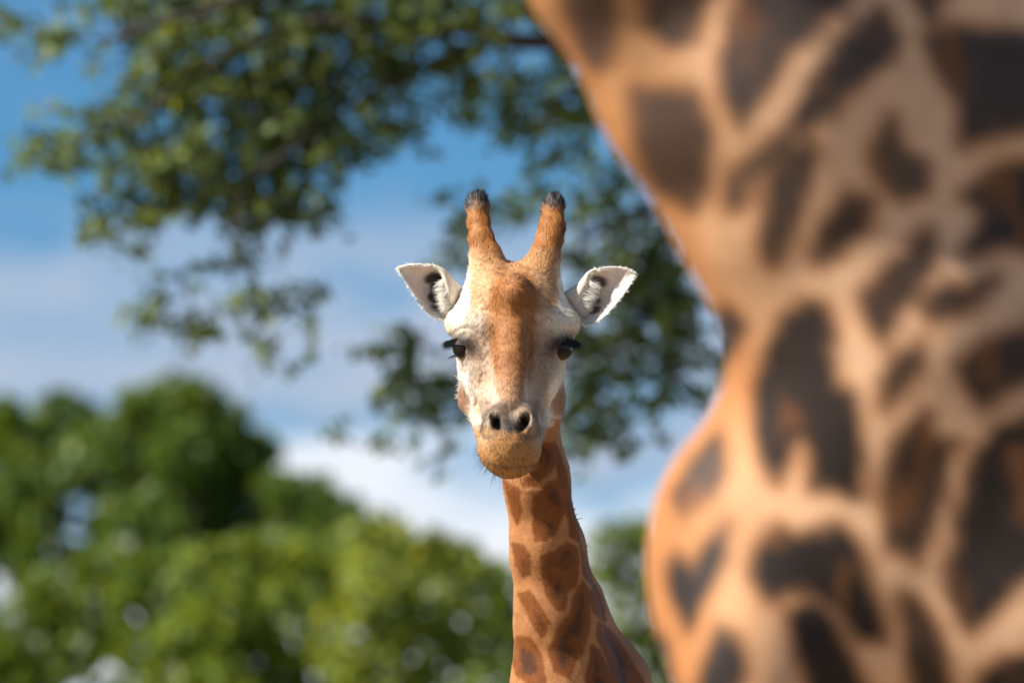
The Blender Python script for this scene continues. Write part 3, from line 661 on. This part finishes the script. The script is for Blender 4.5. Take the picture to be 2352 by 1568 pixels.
        PL = [cr(L) for L in (
            [(480, 215), (500, 170), (600, 100), (560, -60), (690, -80), (695, 60), (640, 150), (560, 210)],
            [(545, 300), (600, 260), (650, 200), (720, 190), (760, 280), (785, 380), (730, 450), (690, 540), (620, 590), (560, 590), (548, 450)],
            [(600, 700), (690, 670), (780, 610), (840, 640), (850, 760), (830, 900), (770, 960), (750, 1060), (700, 1060), (640, 960), (610, 840)],
            [(800, 1080), (850, 920), (880, 870), (940, 950), (930, 1100), (920, 1200), (900, 1300), (830, 1420), (800, 1530), (700, 1490), (650, 1340), (720, 1200)],
            [(350, 190), (440, 240), (460, 400), (440, 480), (395, 380)],
            [(410, 620), (470, 620), (520, 690), (520, 830), (480, 830), (430, 760)],
            [(445, 960), (520, 940), (600, 1060), (660, 1160), (600, 1250), (530, 1130)],
            [(435, 1250), (520, 1260), (600, 1380), (640, 1620), (560, 1620), (430, 1500), (410, 1420)],
            [(700, -60), (735, 20), (780, 180), (815, 330), (850, 480), (865, 600), (800, 560), (790, 420), (740, 250), (710, 100)],
            [(870, 620), (940, 800), (950, 900), (890, 820)], [(960, 900), (1020, 1000), (1030, 1140), (960, 1080), (945, 960)],
            [(1000, 1150), (1100, 1240), (1290, 1540), (1310, 1620), (1110, 1620), (1060, 1400), (980, 1250)],
            [(940, 1300), (1000, 1350), (1080, 1520), (1090, 1620), (900, 1620), (930, 1450)])]
        sdp = np.full(len(V), 1e3); nk = V[:, 2] < -.05
        for L in PL:
            sdp[nk] = np.minimum(sdp[nk], poly_sd(pos[nk], L))
        back = sstep(NN[:, 1], .0, .25); f, f1 = voronoi_patches(V[nk], .12, 5)
        alt = np.full(len(V), 1e3); alt[nk] = (.016 - f * .5) * 1000
        sdp = np.where(back > .5, alt, sdp)
        c = np.tile(TAN, (len(V), 1)) * (1 + .3 * fbm(V, 12)[:, None])
        c = mixc(c, PATCH, sstep(-sdp, -7.5, .5))
        core = sstep(-sdp, 4, 24) * sstep(fbm(V, 20, 3) + .14, -.04, .18)
        c = mixc(c, CORE, core * .8)
        # head
        hm = sstep(py - .25 * (yy - 60) * (yy > 60), 1150, 1120) * sstep(-yy, -175, -150) if False else None
        cream = np.array((.74, .62, .47)); white = np.array((.86, .80, .71)); brown = np.array((.32, .125, .034)); gold = np.array((.39, .19, .062))
        k = np.tile(cream, (len(V), 1)) * (1 + .16 * fbm(V, 30)[:, None])
        k = mixc(k, (.60, .40, .24), sstep(fbm(V + 3, 26, 3), -.05, .2) * .55 * (ax < 130))
        k = mixc(k, (.31, .195, .12), np.exp(-(((ax - 76) / 38) ** 2 + ((py - 820) / 100) ** 2) ** 1.5) * .8)       # drab tan hair beside the nose, partly shade put into the coat
        k = mixc(k, white, sstep(ax + jx, 78, 100) * sstep(py, 815, 850))                 # white cheeks
        k = mixc(k, (.45, .30, .20), np.exp(-((ax - 62 + jf) / 14) ** 2) * sstep(py, 830, 860) * sstep(-py, -960, -930) * .7)
        k = mixc(k, (.56, .32, .155), sstep(-ax + jx, -118, -88) * sstep(-py + jx - .35 * ax * (ax > 30), -778, -715))          # crown of the head
        wd = np.interp(py, [560, 640, 700, 800, 860, 930], [36, 52, 68, 60, 46, 34])
        k = mixc(k, brown, sstep(-(ax + jx * .8 + jf), -wd - 8, -wd + 18) * np.interp(py, [600, 650, 830, 930, 960], [.2, 1, .97, .75, .15]))
        k = mixc(k, (.22, .085, .03), sstep(fbm(V + 6, 60, 3), .02, .2) * sstep(-ax, -60, -25) * sstep(-py, -880, -820) * .6)
        k = mixc(k, white, sstep(ax + jf * .4, 97, 104) * sstep(-py, -725, -700) * sstep(py, 610, 650))       # pale temples
        k = mixc(k, (.80, .72, .58), np.exp(-(((ax - 118) / 45) ** 2 + ((py - 735) / 28) ** 2)) * .8)       # brows
        for spot in range(26):                                                       # small brow flecks
            a_, b_ = 70 + rng.random() * 80, 690 + rng.random() * 70; sgn = 1 if spot % 2 else -1
            k = mixc(k, (.22, .12, .06), np.exp(-(((dx - sgn * a_) / 3.0) ** 2 + ((py - b_) / 2.2) ** 2)) * .6)
        jaw = np.exp(-(((ax - 116) / 30) ** 2 + ((py - 920) / 44) ** 2) ** 2) * (yy > 20)
        k = mixc(k, (.30, .135, .06), jaw * .95)
        eye = np.exp(-(((ax - 114) / 38) ** 2 + ((py - 789 - .35 * (116 - ax)) / 27) ** 2) ** 2) * (yy < 90)
        k = mixc(k, (.022, .016, .013), eye * .97)
        k = mixc(k, (.16, .11, .085), np.exp(-((py - (806 + .18 * (112 - ax))) / 5) ** 2) * ((ax > 60) & (ax < 110)) * .55)   # tear line
        k = mixc(k, (.30, .21, .15), np.exp(-(((ax - 100) / 20) ** 2 + ((py - 838) / 26) ** 2)) * .75 * (yy < 60))
        # muzzle
        nose = sstep(py + jf, 905, 935)
        k = mixc(k, (.26, .18, .12), nose * sstep(-ax, -85, -55) * .8)
        mz = sstep(py + .06 * ax * 2 + jf, 978, 996) * (yy < 60)
        k = mixc(k, gold, mz)
        k = mixc(k, (.48, .29, .15), mz * sstep(ax, 30, 62) * sstep(-py, -1060, -1000) * .8)
        k = mixc(k, (.47, .225, .06), mz * sstep(py, 1050, 1085) * .5)
        k = mixc(k, (.035, .03, .032), np.exp(-((dx / 34) ** 4 + ((py - 976) / 17) ** 4)) * .95)             # dark nose pad
        ring = np.exp(-((np.hypot((ax - 35 + .35 * (968 - py)) / 27, (py - 966) / 38) - 1.0) / .20) ** 2) * (yy < -60)
        k = mixc(k, (.07, .05, .04), ring * .62)
        k = mixc(k, (.015, .011, .01), np.exp(-((((ax - 33 + .42 * (968 - py)) / 10) ** 2 + ((py - 968) / 21) ** 2)) ** 2) * (yy < -60))
        k = mixc(k, (.11, .055, .028), np.exp(-((py - 1073 + .0026 * (dx - 14) ** 2) / 3.2) ** 2) * (yy < -50) * sstep(-ax, -66, -50) * .6)      # lip line
        dots = sstep(vnoise(V, 150), .70, .82) * mz * sstep(-ax, -60, -40); k = mixc(k, (.10, .06, .035), dots * .7)
        # which vertices are head: in front of a plane behind the jaw
        plane = yy - (150 + .35 * (900 - py)); hmask = np.where(py < 960, sstep(-plane, -45, -10), sstep(-yy, -95, -60))
        c = mixc(c, [1, 1, 1], hmask * 0); return c * (1 - hmask[:, None]) + k * hmask[:, None], hmask
    c1, hm = coat(V, NN)
    f, f1 = voronoi_patches(V2, .2, 11)
    c2 = mixc(np.tile(TAN, (len(V2), 1)), PATCH, sstep(f * .5, .02, .03)); z2 = c2w(V2)[:, 2]; c2 = mixc(c2, (.6, .45, .3), sstep(-z2, -1.0, -.6) * .8)
    body = new_mesh('body', c2w(np.concatenate([V, V2])), np.concatenate([Q, Q2 + nf]), M_FUR, root, colors=np.concatenate([c1, c2]), org=foot)
    add_hoofs(hoofs, -h, root, foot); add_tail(tailp, h, root, foot, (.45, .22, .1))
    print('body', len(V), time.time() - T0)
    # ---------------- fur
    fc = V[Q].mean(1); fn = NN[Q[:, 0]]
    keep = (fn[:, 1] < .45) & (fc[:, 2] > -.9)
    P = sample(V, Q, 120000, keep); g = S.grad(P); n = g / np.linalg.norm(g, axis=1)[:, None]
    cc, hmk = coat(P, n); cc = cc * rng.uniform(.62, 1.25, (len(P), 1))
    py = 784 - P[:, 2] * 1000; px = P[:, 0] * 1000 + 1176; dx = px - 1176; yy = (P[:, 1] - DIST) * 1000
    mdl = np.stack([dx / 110, 0 * dx, -np.ones(len(P))], -1)
    up = sstep(-py, -690, -600)[:, None]; mdl = mdl * (1 - up) + up * np.stack([dx / 120, .3 + 0 * dx, np.ones(len(P))], -1)
    sw = np.stack([fbm(P, 25, 2), fbm(P + 3, 25, 2), fbm(P + 6, 25, 2)], -1)
    mdl = mdl + 1.7 * sw + rng.normal(0, .26, (len(P), 3))
    t = mdl - (mdl * n).sum(1)[:, None] * n; t /= np.linalg.norm(t, axis=1)[:, None]
    lift = np.where(hmk > .5, .10, .07) + .14 * rng.random(len(P)) ** 2; d = t * np.cos(lift)[:, None] + n * np.sin(lift)[:, None]
    L = np.where(hmk > .5, .0105, .007) * rng.uniform(.6, 1.35, len(P))
    L *= np.where((yy < -60) & (py > 985), .75, 1); L *= np.where((hmk > .5) & (py < 700), 1.35, 1)
    eyes = (np.abs(np.abs(dx) - 118) < 26) & (np.abs(py - 796) < 20) & (yy < 60); cc = np.where(((yy < -60) & (py > 985))[:, None], cc * rng.uniform(.55, 1.35, (len(P), 1)), cc); ok = ~eyes
    hole = (np.abs(np.abs(dx) - 33) < 12) & (np.abs(py - 968) < 22) & (yy < -60); ok &= ~hole | (rng.random(len(P)) < .25)
    nn = n + rng.normal(0, .17, n.shape); nn /= np.linalg.norm(nn, axis=1)[:, None]
    hair_obj('fur', body, foot, (P - n * .0006)[ok], d[ok], nn[ok], L[ok], .0016, cc[ok])
    # whiskers round the chin, longer wisps on the jaw
    pt = sample(V, Q, 5200, (fc[:, 2] < -.235) & (fc[:, 1] < DIST - .03) & (fc[:, 2] > -.33)); g = S.grad(pt); n = g / np.linalg.norm(g, axis=1)[:, None]
    sel = rng.random(len(pt)) < .035; pt, n = pt[sel], n[sel]; m = len(pt); d = n + np.array([0, 0, -.5]) + rng.normal(0, .2, (m, 3)); d /= np.linalg.norm(d, axis=1)[:, None]
    hair_obj('whiskers', body, foot, pt, d, np.cross(d, np.tile([1., 0, 0], (m, 1))), rng.uniform(.012, .034, m), .0006, np.tile((.03, .02, .015), (m, 1)), seg=2, curve=np.tile([0, 0, -.25], (m, 1)))
    tu = []
    for cx_, cy_, yv, dd, num in ((1047, 870, 75, (-1, 0, .1), 5), (1047, 893, 95, (-1, 0, 0), 4), (1050, 915, 110, (-.9, 0, -.3), 4), (1084, 958, 95, (-.7, -.2, -.7), 60), (1257, 945, 95, (.8, -.2, -.4), 50), (1294, 858, 75, (1, 0, .1), 5), (1290, 885, 90, (1, 0, -.1), 4)):
        for _ in range(num):
            p0 = q(cx_, cy_, yv) + rng.normal(0, .004, 3) + np.array([-.006 * np.sign(dd[0]), 0, .002]); tu.append((p0, np.array(dd) + rng.normal(0, .3, 3)))
    r = np.array([a for a, b in tu]); d = np.array([b for a, b in tu]); d /= np.linalg.norm(d, axis=1)[:, None]
    # seat the wisps on the skin
    for _ in range(3): gg = S.grad(r); r = r - (S(r) / np.maximum((gg * gg).sum(1), .2))[:, None] * gg
    hair_obj('jaw_wisps', body, foot, r, d, np.tile([0, -1., 0], (len(r), 1)), rng.uniform(.007, .016, len(r)), .0020, np.tile((.8, .74, .66), (len(r), 1)), seg=2)
    # ---------------- ossicones with dark tufts
    for pts in ([(1129, 632, 78, 52), (1118, 592, 82, 37), (1106, 552, 92, 28.5), (1100, 515, 104, 26), (1097, 480, 114, 25), (1096, 465, 118, 23), (1101, 456, 122, 14)],
                [(1234, 632, 78, 52), (1251, 592, 82, 36), (1262, 552, 92, 31), (1268, 522, 104, 30), (1269, 490, 114, 25), (1273, 470, 118, 22), (1276, 460, 122, 13)]):
        O = Solid(); O.chain([(q(a, b, c), (r_ - 3.5) / 1000) for a, b, c, r_ in pts], .012)
        O.disp = lambda p: .004 * fbm(p, 35, 2)
        PP = np.array([q(a, b, c) for a, b, c, _ in pts]); v, f_, n_ = O.mesh(PP.min(0) - .06, PP.max(0) + .05, .004)
        def ocol(v):
            py = 784 - v[:, 2] * 1000 * 16 / v[:, 1]; j = 14 * fbm(v, 60, 2)
            cc = mixc(np.tile((.38, .15, .04), (len(v), 1)) * (1 + .5 * fbm(v, 40)[:, None]), (.56, .29, .12), sstep(py + j, 565, 610))
            return mixc(cc, (.013, .012, .013), sstep(-py - j * 2.6, -492, -472))
        o = new_mesh('ossicone', c2w(v), f_, M_FUR, root, colors=ocol(v), org=foot)
        n = 16000; p = sample(v, f_, n, n_[f_[:, 0]][:, 1] < .5); g = O.grad(p); nr = g / np.linalg.norm(g, axis=1)[:, None]
        py = 784 - p[:, 2] * 1000; tip = sstep(-py, -500, -470)
        m = np.tile([0, .25, 1.], (n, 1)) + rng.normal(0, .22, (n, 3)) + 1.2 * np.stack([fbm(p, 30, 2), fbm(p + 4, 30, 2), 0 * py], -1)
        t = m - (m * nr).sum(1)[:, None] * nr; t /= np.linalg.norm(t, axis=1)[:, None] + 1e-6
        lf = .16 + .3 * tip + .14 * rng.random(n); d = t * np.cos(lf)[:, None] + nr * np.sin(lf)[:, None]
        cc = ocol(p) * rng.uniform(.65, 1.3, (n, 1)); gl = (rng.random(n) < .16) & (tip > .4); cc[gl] = (.22, .19, .17)
        nn = nr + .3 * d + rng.normal(0, .18, (n, 3)); nn /= np.linalg.norm(nn, axis=1)[:, None]
        tt = tip > .35
        hair_obj('horn_fur', o, foot, p[~tt], d[~tt], nn[~tt], rng.uniform(.009, .019, n)[~tt], .0017, cc[~tt])
        hair_obj('hair_tuft', o, foot, p[tt], d[tt], nn[tt], rng.uniform(.008, .019, n)[tt], .0017, cc[tt])
    # ---------------- ears
    fx = lambda a: (888.1 + a[0] * .2604, 428.75 + a[1] * .2604)
    EL = dict(U=[(715, 925), (655, 885), (605, 835), (560, 785), (520, 735), (470, 710), (400, 694), (300, 688), (180, 694), (104, 718)],
              F=[(700, 985), (630, 1045), (575, 1085), (545, 1050), (515, 940), (490, 800), (402, 697), (300, 689), (180, 695), (104, 719)],
              L=[(695, 995), (620, 1070), (560, 1130), (515, 1185), (460, 1172), (390, 1135), (315, 1070), (240, 955), (160, 825), (106, 740)], s=-1)
    ER = dict(U=[(1525, 960), (1585, 925), (1640, 890), (1690, 850), (1735, 800), (1775, 757), (1840, 730), (1950, 714), (2090, 718), (2183, 758)],
              F=[(1540, 1010), (1620, 1060), (1690, 1090), (1745, 1010), (1790, 900), (1805, 800), (1842, 733), (1950, 715), (2090, 719), (2183, 760)],
              L=[(1545, 1020), (1630, 1080), (1680, 1150), (1725, 1225), (1795, 1213), (1885, 1172), (1975, 1090), (2050, 1000), (2125, 900), (2190, 785)], s=1)
    for E in (EL, ER):
        nu, nv = 56, 40; sg = E['s']
        U, Fl, Lo = [crv([fx(a) for a in E[k]], nu) for k in 'UFL']; u = np.linspace(0, 1, nu)
        grid = np.zeros((nu, nv, 3)); colr = np.zeros((nu, nv, 3)); inner = np.zeros((nu, nv))
        yb = np.interp(u, [0, .3, 1], [92, 70, 40])
        wdt = np.linalg.norm(U - Lo, axis=1); cup = np.minimum(wdt * .42, 55) * np.interp(u, [0, .25, .7, 1], [1, 1, .75, .2])
        fl = np.linalg.norm(U - Fl, axis=1)
        for i in range(nu):
            for j in range(nv):
                v = j / (nv - 1)
                if v < .35:                      # flap folded over the front
                    t = v / .35; p = Fl[i] + (U[i] - Fl[i]) * t; y = yb[i] - min(fl[i] * .28, 22) * math.sin(math.pi * (.12 + .88 * t)) ** .8 * (fl[i] > 2)
                    if fl[i] > 2: y += 14 * (1 - t) ** 2
                    inner[i, j] = 0
                else:
                    t = (v - .35) / .65; p = U[i] + (Lo[i] - U[i]) * t; y = yb[i] + cup[i] * math.sin(math.pi * t) ** .8 - (4 if t > .97 else 0); inner[i, j] = 1
                grid[i, j] = q(p[0], p[1], y)
        # ragged outer rim
        du = np.gradient(grid, axis=0); dv = np.gradient(grid, axis=1); nr = np.cross(du, dv); nr /= np.linalg.norm(nr, axis=2)[..., None] + 1e-9
        mid = nr[nu // 2, int(nv * .7)]
        if mid[1] > 0: nr = -nr                  # towards the viewer on the inner sheet
        th = .0045 * np.interp(np.minimum(np.arange(nv), nv - 1 - np.arange(nv)), [0, 3], [.45, 1])[None, :, None] * np.interp(u, [0, .9, 1], [1, 1, .5])[:, None, None]
        A = (grid + nr * th * .5).reshape(-1, 3); Bk = (grid - nr * th * .5).reshape(-1, 3)
        px = A[:, 0] * 1000 * 16 / A[:, 1] + 1176; py = 784 - A[:, 2] * 1000 * 16 / A[:, 1]
        base = np.tile((.70, .58, .50), (len(A), 1)) * (1 + .15 * fbm(A, 30)[:, None]); inn = inner.ravel()
        cw = np.tile((.80, .75, .66), (len(A), 1)) * (1 + .12 * fbm(A, 60)[:, None])
        ca = base * inn[:, None] + cw * (1 - inn[:, None])
        tt = (np.tile(np.arange(nv) / (nv - 1), nu) - .35) / .65
        ca = mixc(ca, (.82, .77, .68), sstep(tt, .84, .97) * inn); ca = mixc(ca, (.80, .74, .66), sstep(-tt, -.08, -.02) * inn)
        blot = [(998, 638, 24, 11), (992, 643, 16, 10), (1006, 657, 14, 15), (1002, 683, 17, 13), (1012, 705, 20, 11), (1008, 669, 12, 14)] if sg < 0 else [(1376, 648, 18, 13), (1360, 692, 17, 10), (1360, 711, 21, 9), (1366, 643, 9, 8), (1352, 702, 12, 14), (1364, 668, 9, 16)]
        dark = np.zeros(len(A)); jj = 12 * fbm(A, 70, 2)
        for a, b, c_, d_ in blot: dark = np.maximum(dark, sstep(-np.hypot((px + jj - a) / c_, (py + .6 * jj[::-1] * 0 + jj * .5 - b) / d_), -1.55, -.65))
        ca = mixc(ca, (.04, .03, .026), dark * inn * .96)
        cb = np.tile((.66, .58, .47), (len(A), 1))
        i = np.arange(nu * nv).reshape(nu, nv); f_ = np.stack([i[:-1, :-1], i[1:, :-1], i[1:, 1:], i[:-1, 1:]], -1).reshape(-1, 4); K = nu * nv
        rim = np.concatenate([i[:, 0], i[-1, 1:], i[::-1, -1][1:], i[0, ::-1][1:]])
        rf = np.stack([rim[:-1], rim[1:], rim[1:] + K, rim[:-1] + K], -1)
        o = new_mesh('ear', c2w(np.concatenate([A, Bk])), np.concatenate([f_, f_[:, ::-1] + K, rf]), M_FUR, root, colors=np.concatenate([ca, cb]), org=foot)
        # fringe: pale hairs from the flap edge over the dark hollow, short hair on flap and rims
        R_ = []; D_ = []; L_ = []; C_ = []; G = A.reshape(nu, nv, 3)
        for _ in range(1700):
            k = rng.integers(4, int(nu * .52)); p0 = G[k, rng.integers(0, 5)] + rng.normal(0, .0015, 3) + np.array([0, -.002, 0])
            if fl[k] < 6: continue
            R_.append(p0); D_.append(np.array([sg * 1.0, -.15, -.55]) + rng.normal(0, .28, 3)); L_.append(rng.uniform(.012, .036)); C_.append(np.array((.84, .79, .70)) * rng.uniform(.8, 1.1))
        for _ in range(2600):
            k = rng.integers(0, nu); j = rng.integers(0, int(nv * .36)) if rng.random() < .6 else rng.integers(int(nv * .90), nv)
            R_.append(G[k, j] + rng.normal(0, .002, 3)); D_.append(np.array([sg * .9, -.25, -.30]) + rng.normal(0, .22, 3)); L_.append(rng.uniform(.003, .0065)); C_.append(np.array((.82, .77, .68)) * rng.uniform(.75, 1.12))
        R_ = np.array(R_); D_ = np.array(D_); D_ /= np.linalg.norm(D_, axis=1)[:, None]; nn = np.tile([-.2 * 0, -1., .3], (len(R_), 1)) + rng.normal(0, .25, (len(R_), 3)); nn /= np.linalg.norm(nn, axis=1)[:, None]
        hair_obj('ear_fringe', o, foot, R_, D_, nn, np.array(L_), .0013, np.array(C_), seg=1)
    # ---------------- eyes, lids, lashes
    for sg in (-1, 1):
        e = hp(sg * 112, 799, 8); r = .0255
        es = Solid(); es.ell(e, (r, r, r), .01); v, f_, n_ = es.mesh(e - .035, e + .035, .0028)
        eye = new_mesh('eye', c2w(v), f_, M_EYE, root, org=foot)
        gz = np.array([sg * .78, -.62, -.02]); gz /= np.linalg.norm(gz); sd_ = -sg * np.cross(gz, [0, 0, 1.]); sd_ /= np.linalg.norm(sd_); up_ = np.cross(sd_, gz)
        # upper lid: spherical shell from above down to a slanting edge
        nu, nv = 24, 10; g = np.zeros((nu, nv, 3)); g2 = np.zeros((nu, nv, 3))
        for a in range(nu):
            ph = -1.35 + 2.7 * a / (nu - 1)
            edge = .16 + .12 * math.cos(ph * 1.1)                 # elevation of the lid edge
            for b in range(nv):
                th = edge + (1.35 - edge) * b / (nv - 1)
                dv_ = math.cos(th) * (math.cos(ph) * gz + math.sin(ph) * sd_) + math.sin(th) * up_
                g[a, b] = e + dv_ * (r + .0035); g2[a, b] = e + dv_ * (r + .0004)
        A = g.reshape(-1, 3); B2 = g2.reshape(-1, 3); i = np.arange(nu * nv).reshape(nu, nv); K = nu * nv
        f_ = np.stack([i[:-1, :-1], i[1:, :-1], i[1:, 1:], i[:-1, 1:]], -1).reshape(-1, 4); ed = np.stack([i[:-1, 0], i[1:, 0], i[1:, 0] + K, i[:-1, 0] + K], -1)
        cl_ = mixc(np.tile((.035, .022, .016), (K, 1)), (.12, .075, .05), sstep(np.tile(np.arange(nv), nu), 2, 6) * .7)
        lid = new_mesh('eyelid', c2w(np.concatenate([A, B2])), np.concatenate([f_, f_[:, ::-1] + K, ed]), M_FUR, eye, colors=np.concatenate([cl_, cl_]), org=foot)
        R_ = []; D_ = []; L_ = []; CV = []
        for _ in range(560):
            t = rng.random(); p0 = e + np.array([sg * (.010 + .026 * t), -.016 + .004 * t, .0215 - .0075 * t]) + rng.normal(0, .0014, 3)
            al = rng.uniform(.45, 1.4) - .25 * t; R_.append(p0); D_.append(np.array([sg * math.cos(al), -.35 + .3 * rng.random(), -math.sin(al)]) + rng.normal(0, .06, 3))
            L_.append(rng.uniform(.010, .022)); CV.append(np.array([0, 0, -.35]) + rng.normal(0, .06, 3))
        for _ in range(36):
            ph = rng.uniform(-.9, .9); outer = math.cos(ph) * gz + math.sin(ph) * sd_; dv_ = math.cos(-.62) * outer + math.sin(-.62) * up_
            R_.append(e + dv_ * (r + .003)); D_.append(outer + np.array([sg * .5, 0, -.6]) + rng.normal(0, .12, 3)); L_.append(rng.uniform(.010, .022)); CV.append(np.array([0, 0, -.15]))
        R_ = np.array(R_); D_ = np.array(D_); D_ /= np.linalg.norm(D_, axis=1)[:, None]
        hair_obj('eyelashes', eye, foot, R_, D_, np.tile([0, -1., .2], (len(R_), 1)), np.array(L_), .0009, np.tile((.01, .009, .009), (len(R_), 1)), curve=np.array(CV), seg=4, mat=M_LASH)
    # ---------------- mane along the nape
    path = crv([q(1235, 800, 250), q(1285, 1000, 320), q(1300, 1100, 345), q(1330, 1250, 405), q(1376, 1400, 490), q(1450, 1580, 610), q(1540, 1900, 800), q(1600, 2150, 1050)], 80)
    for i in range(len(path)):
        d = np.array([.45, .89, .1]); t = np.linspace(-.3, .45, 90); fv = S(path[i] + t[:, None] * d); k = np.where(fv < 0)[0]
        if len(k): path[i] = path[i] + d * t[k[-1]]
    n = 6000; u = rng.random(n) * 79; i = u.astype(int); r = path[i] + (path[np.minimum(i + 1, 79)] - path[i]) * (u - i)[:, None] + rng.normal(0, .006, (n, 3))
    d = np.array([.4, .9, .25]) + rng.normal(0, .2, (n, 3)); d /= np.linalg.norm(d, axis=1)[:, None]
    hair_obj('mane', root, foot, r - d * .012, d, np.tile([.3, -.9, .2], (n, 1)), rng.uniform(.016, .034, n), .003, np.tile((.36, .16, .06), (n, 1)) * rng.uniform(.6, 1.3, (n, 1)), seg=2)
sharp_giraffe()
print('done', time.time() - T0)
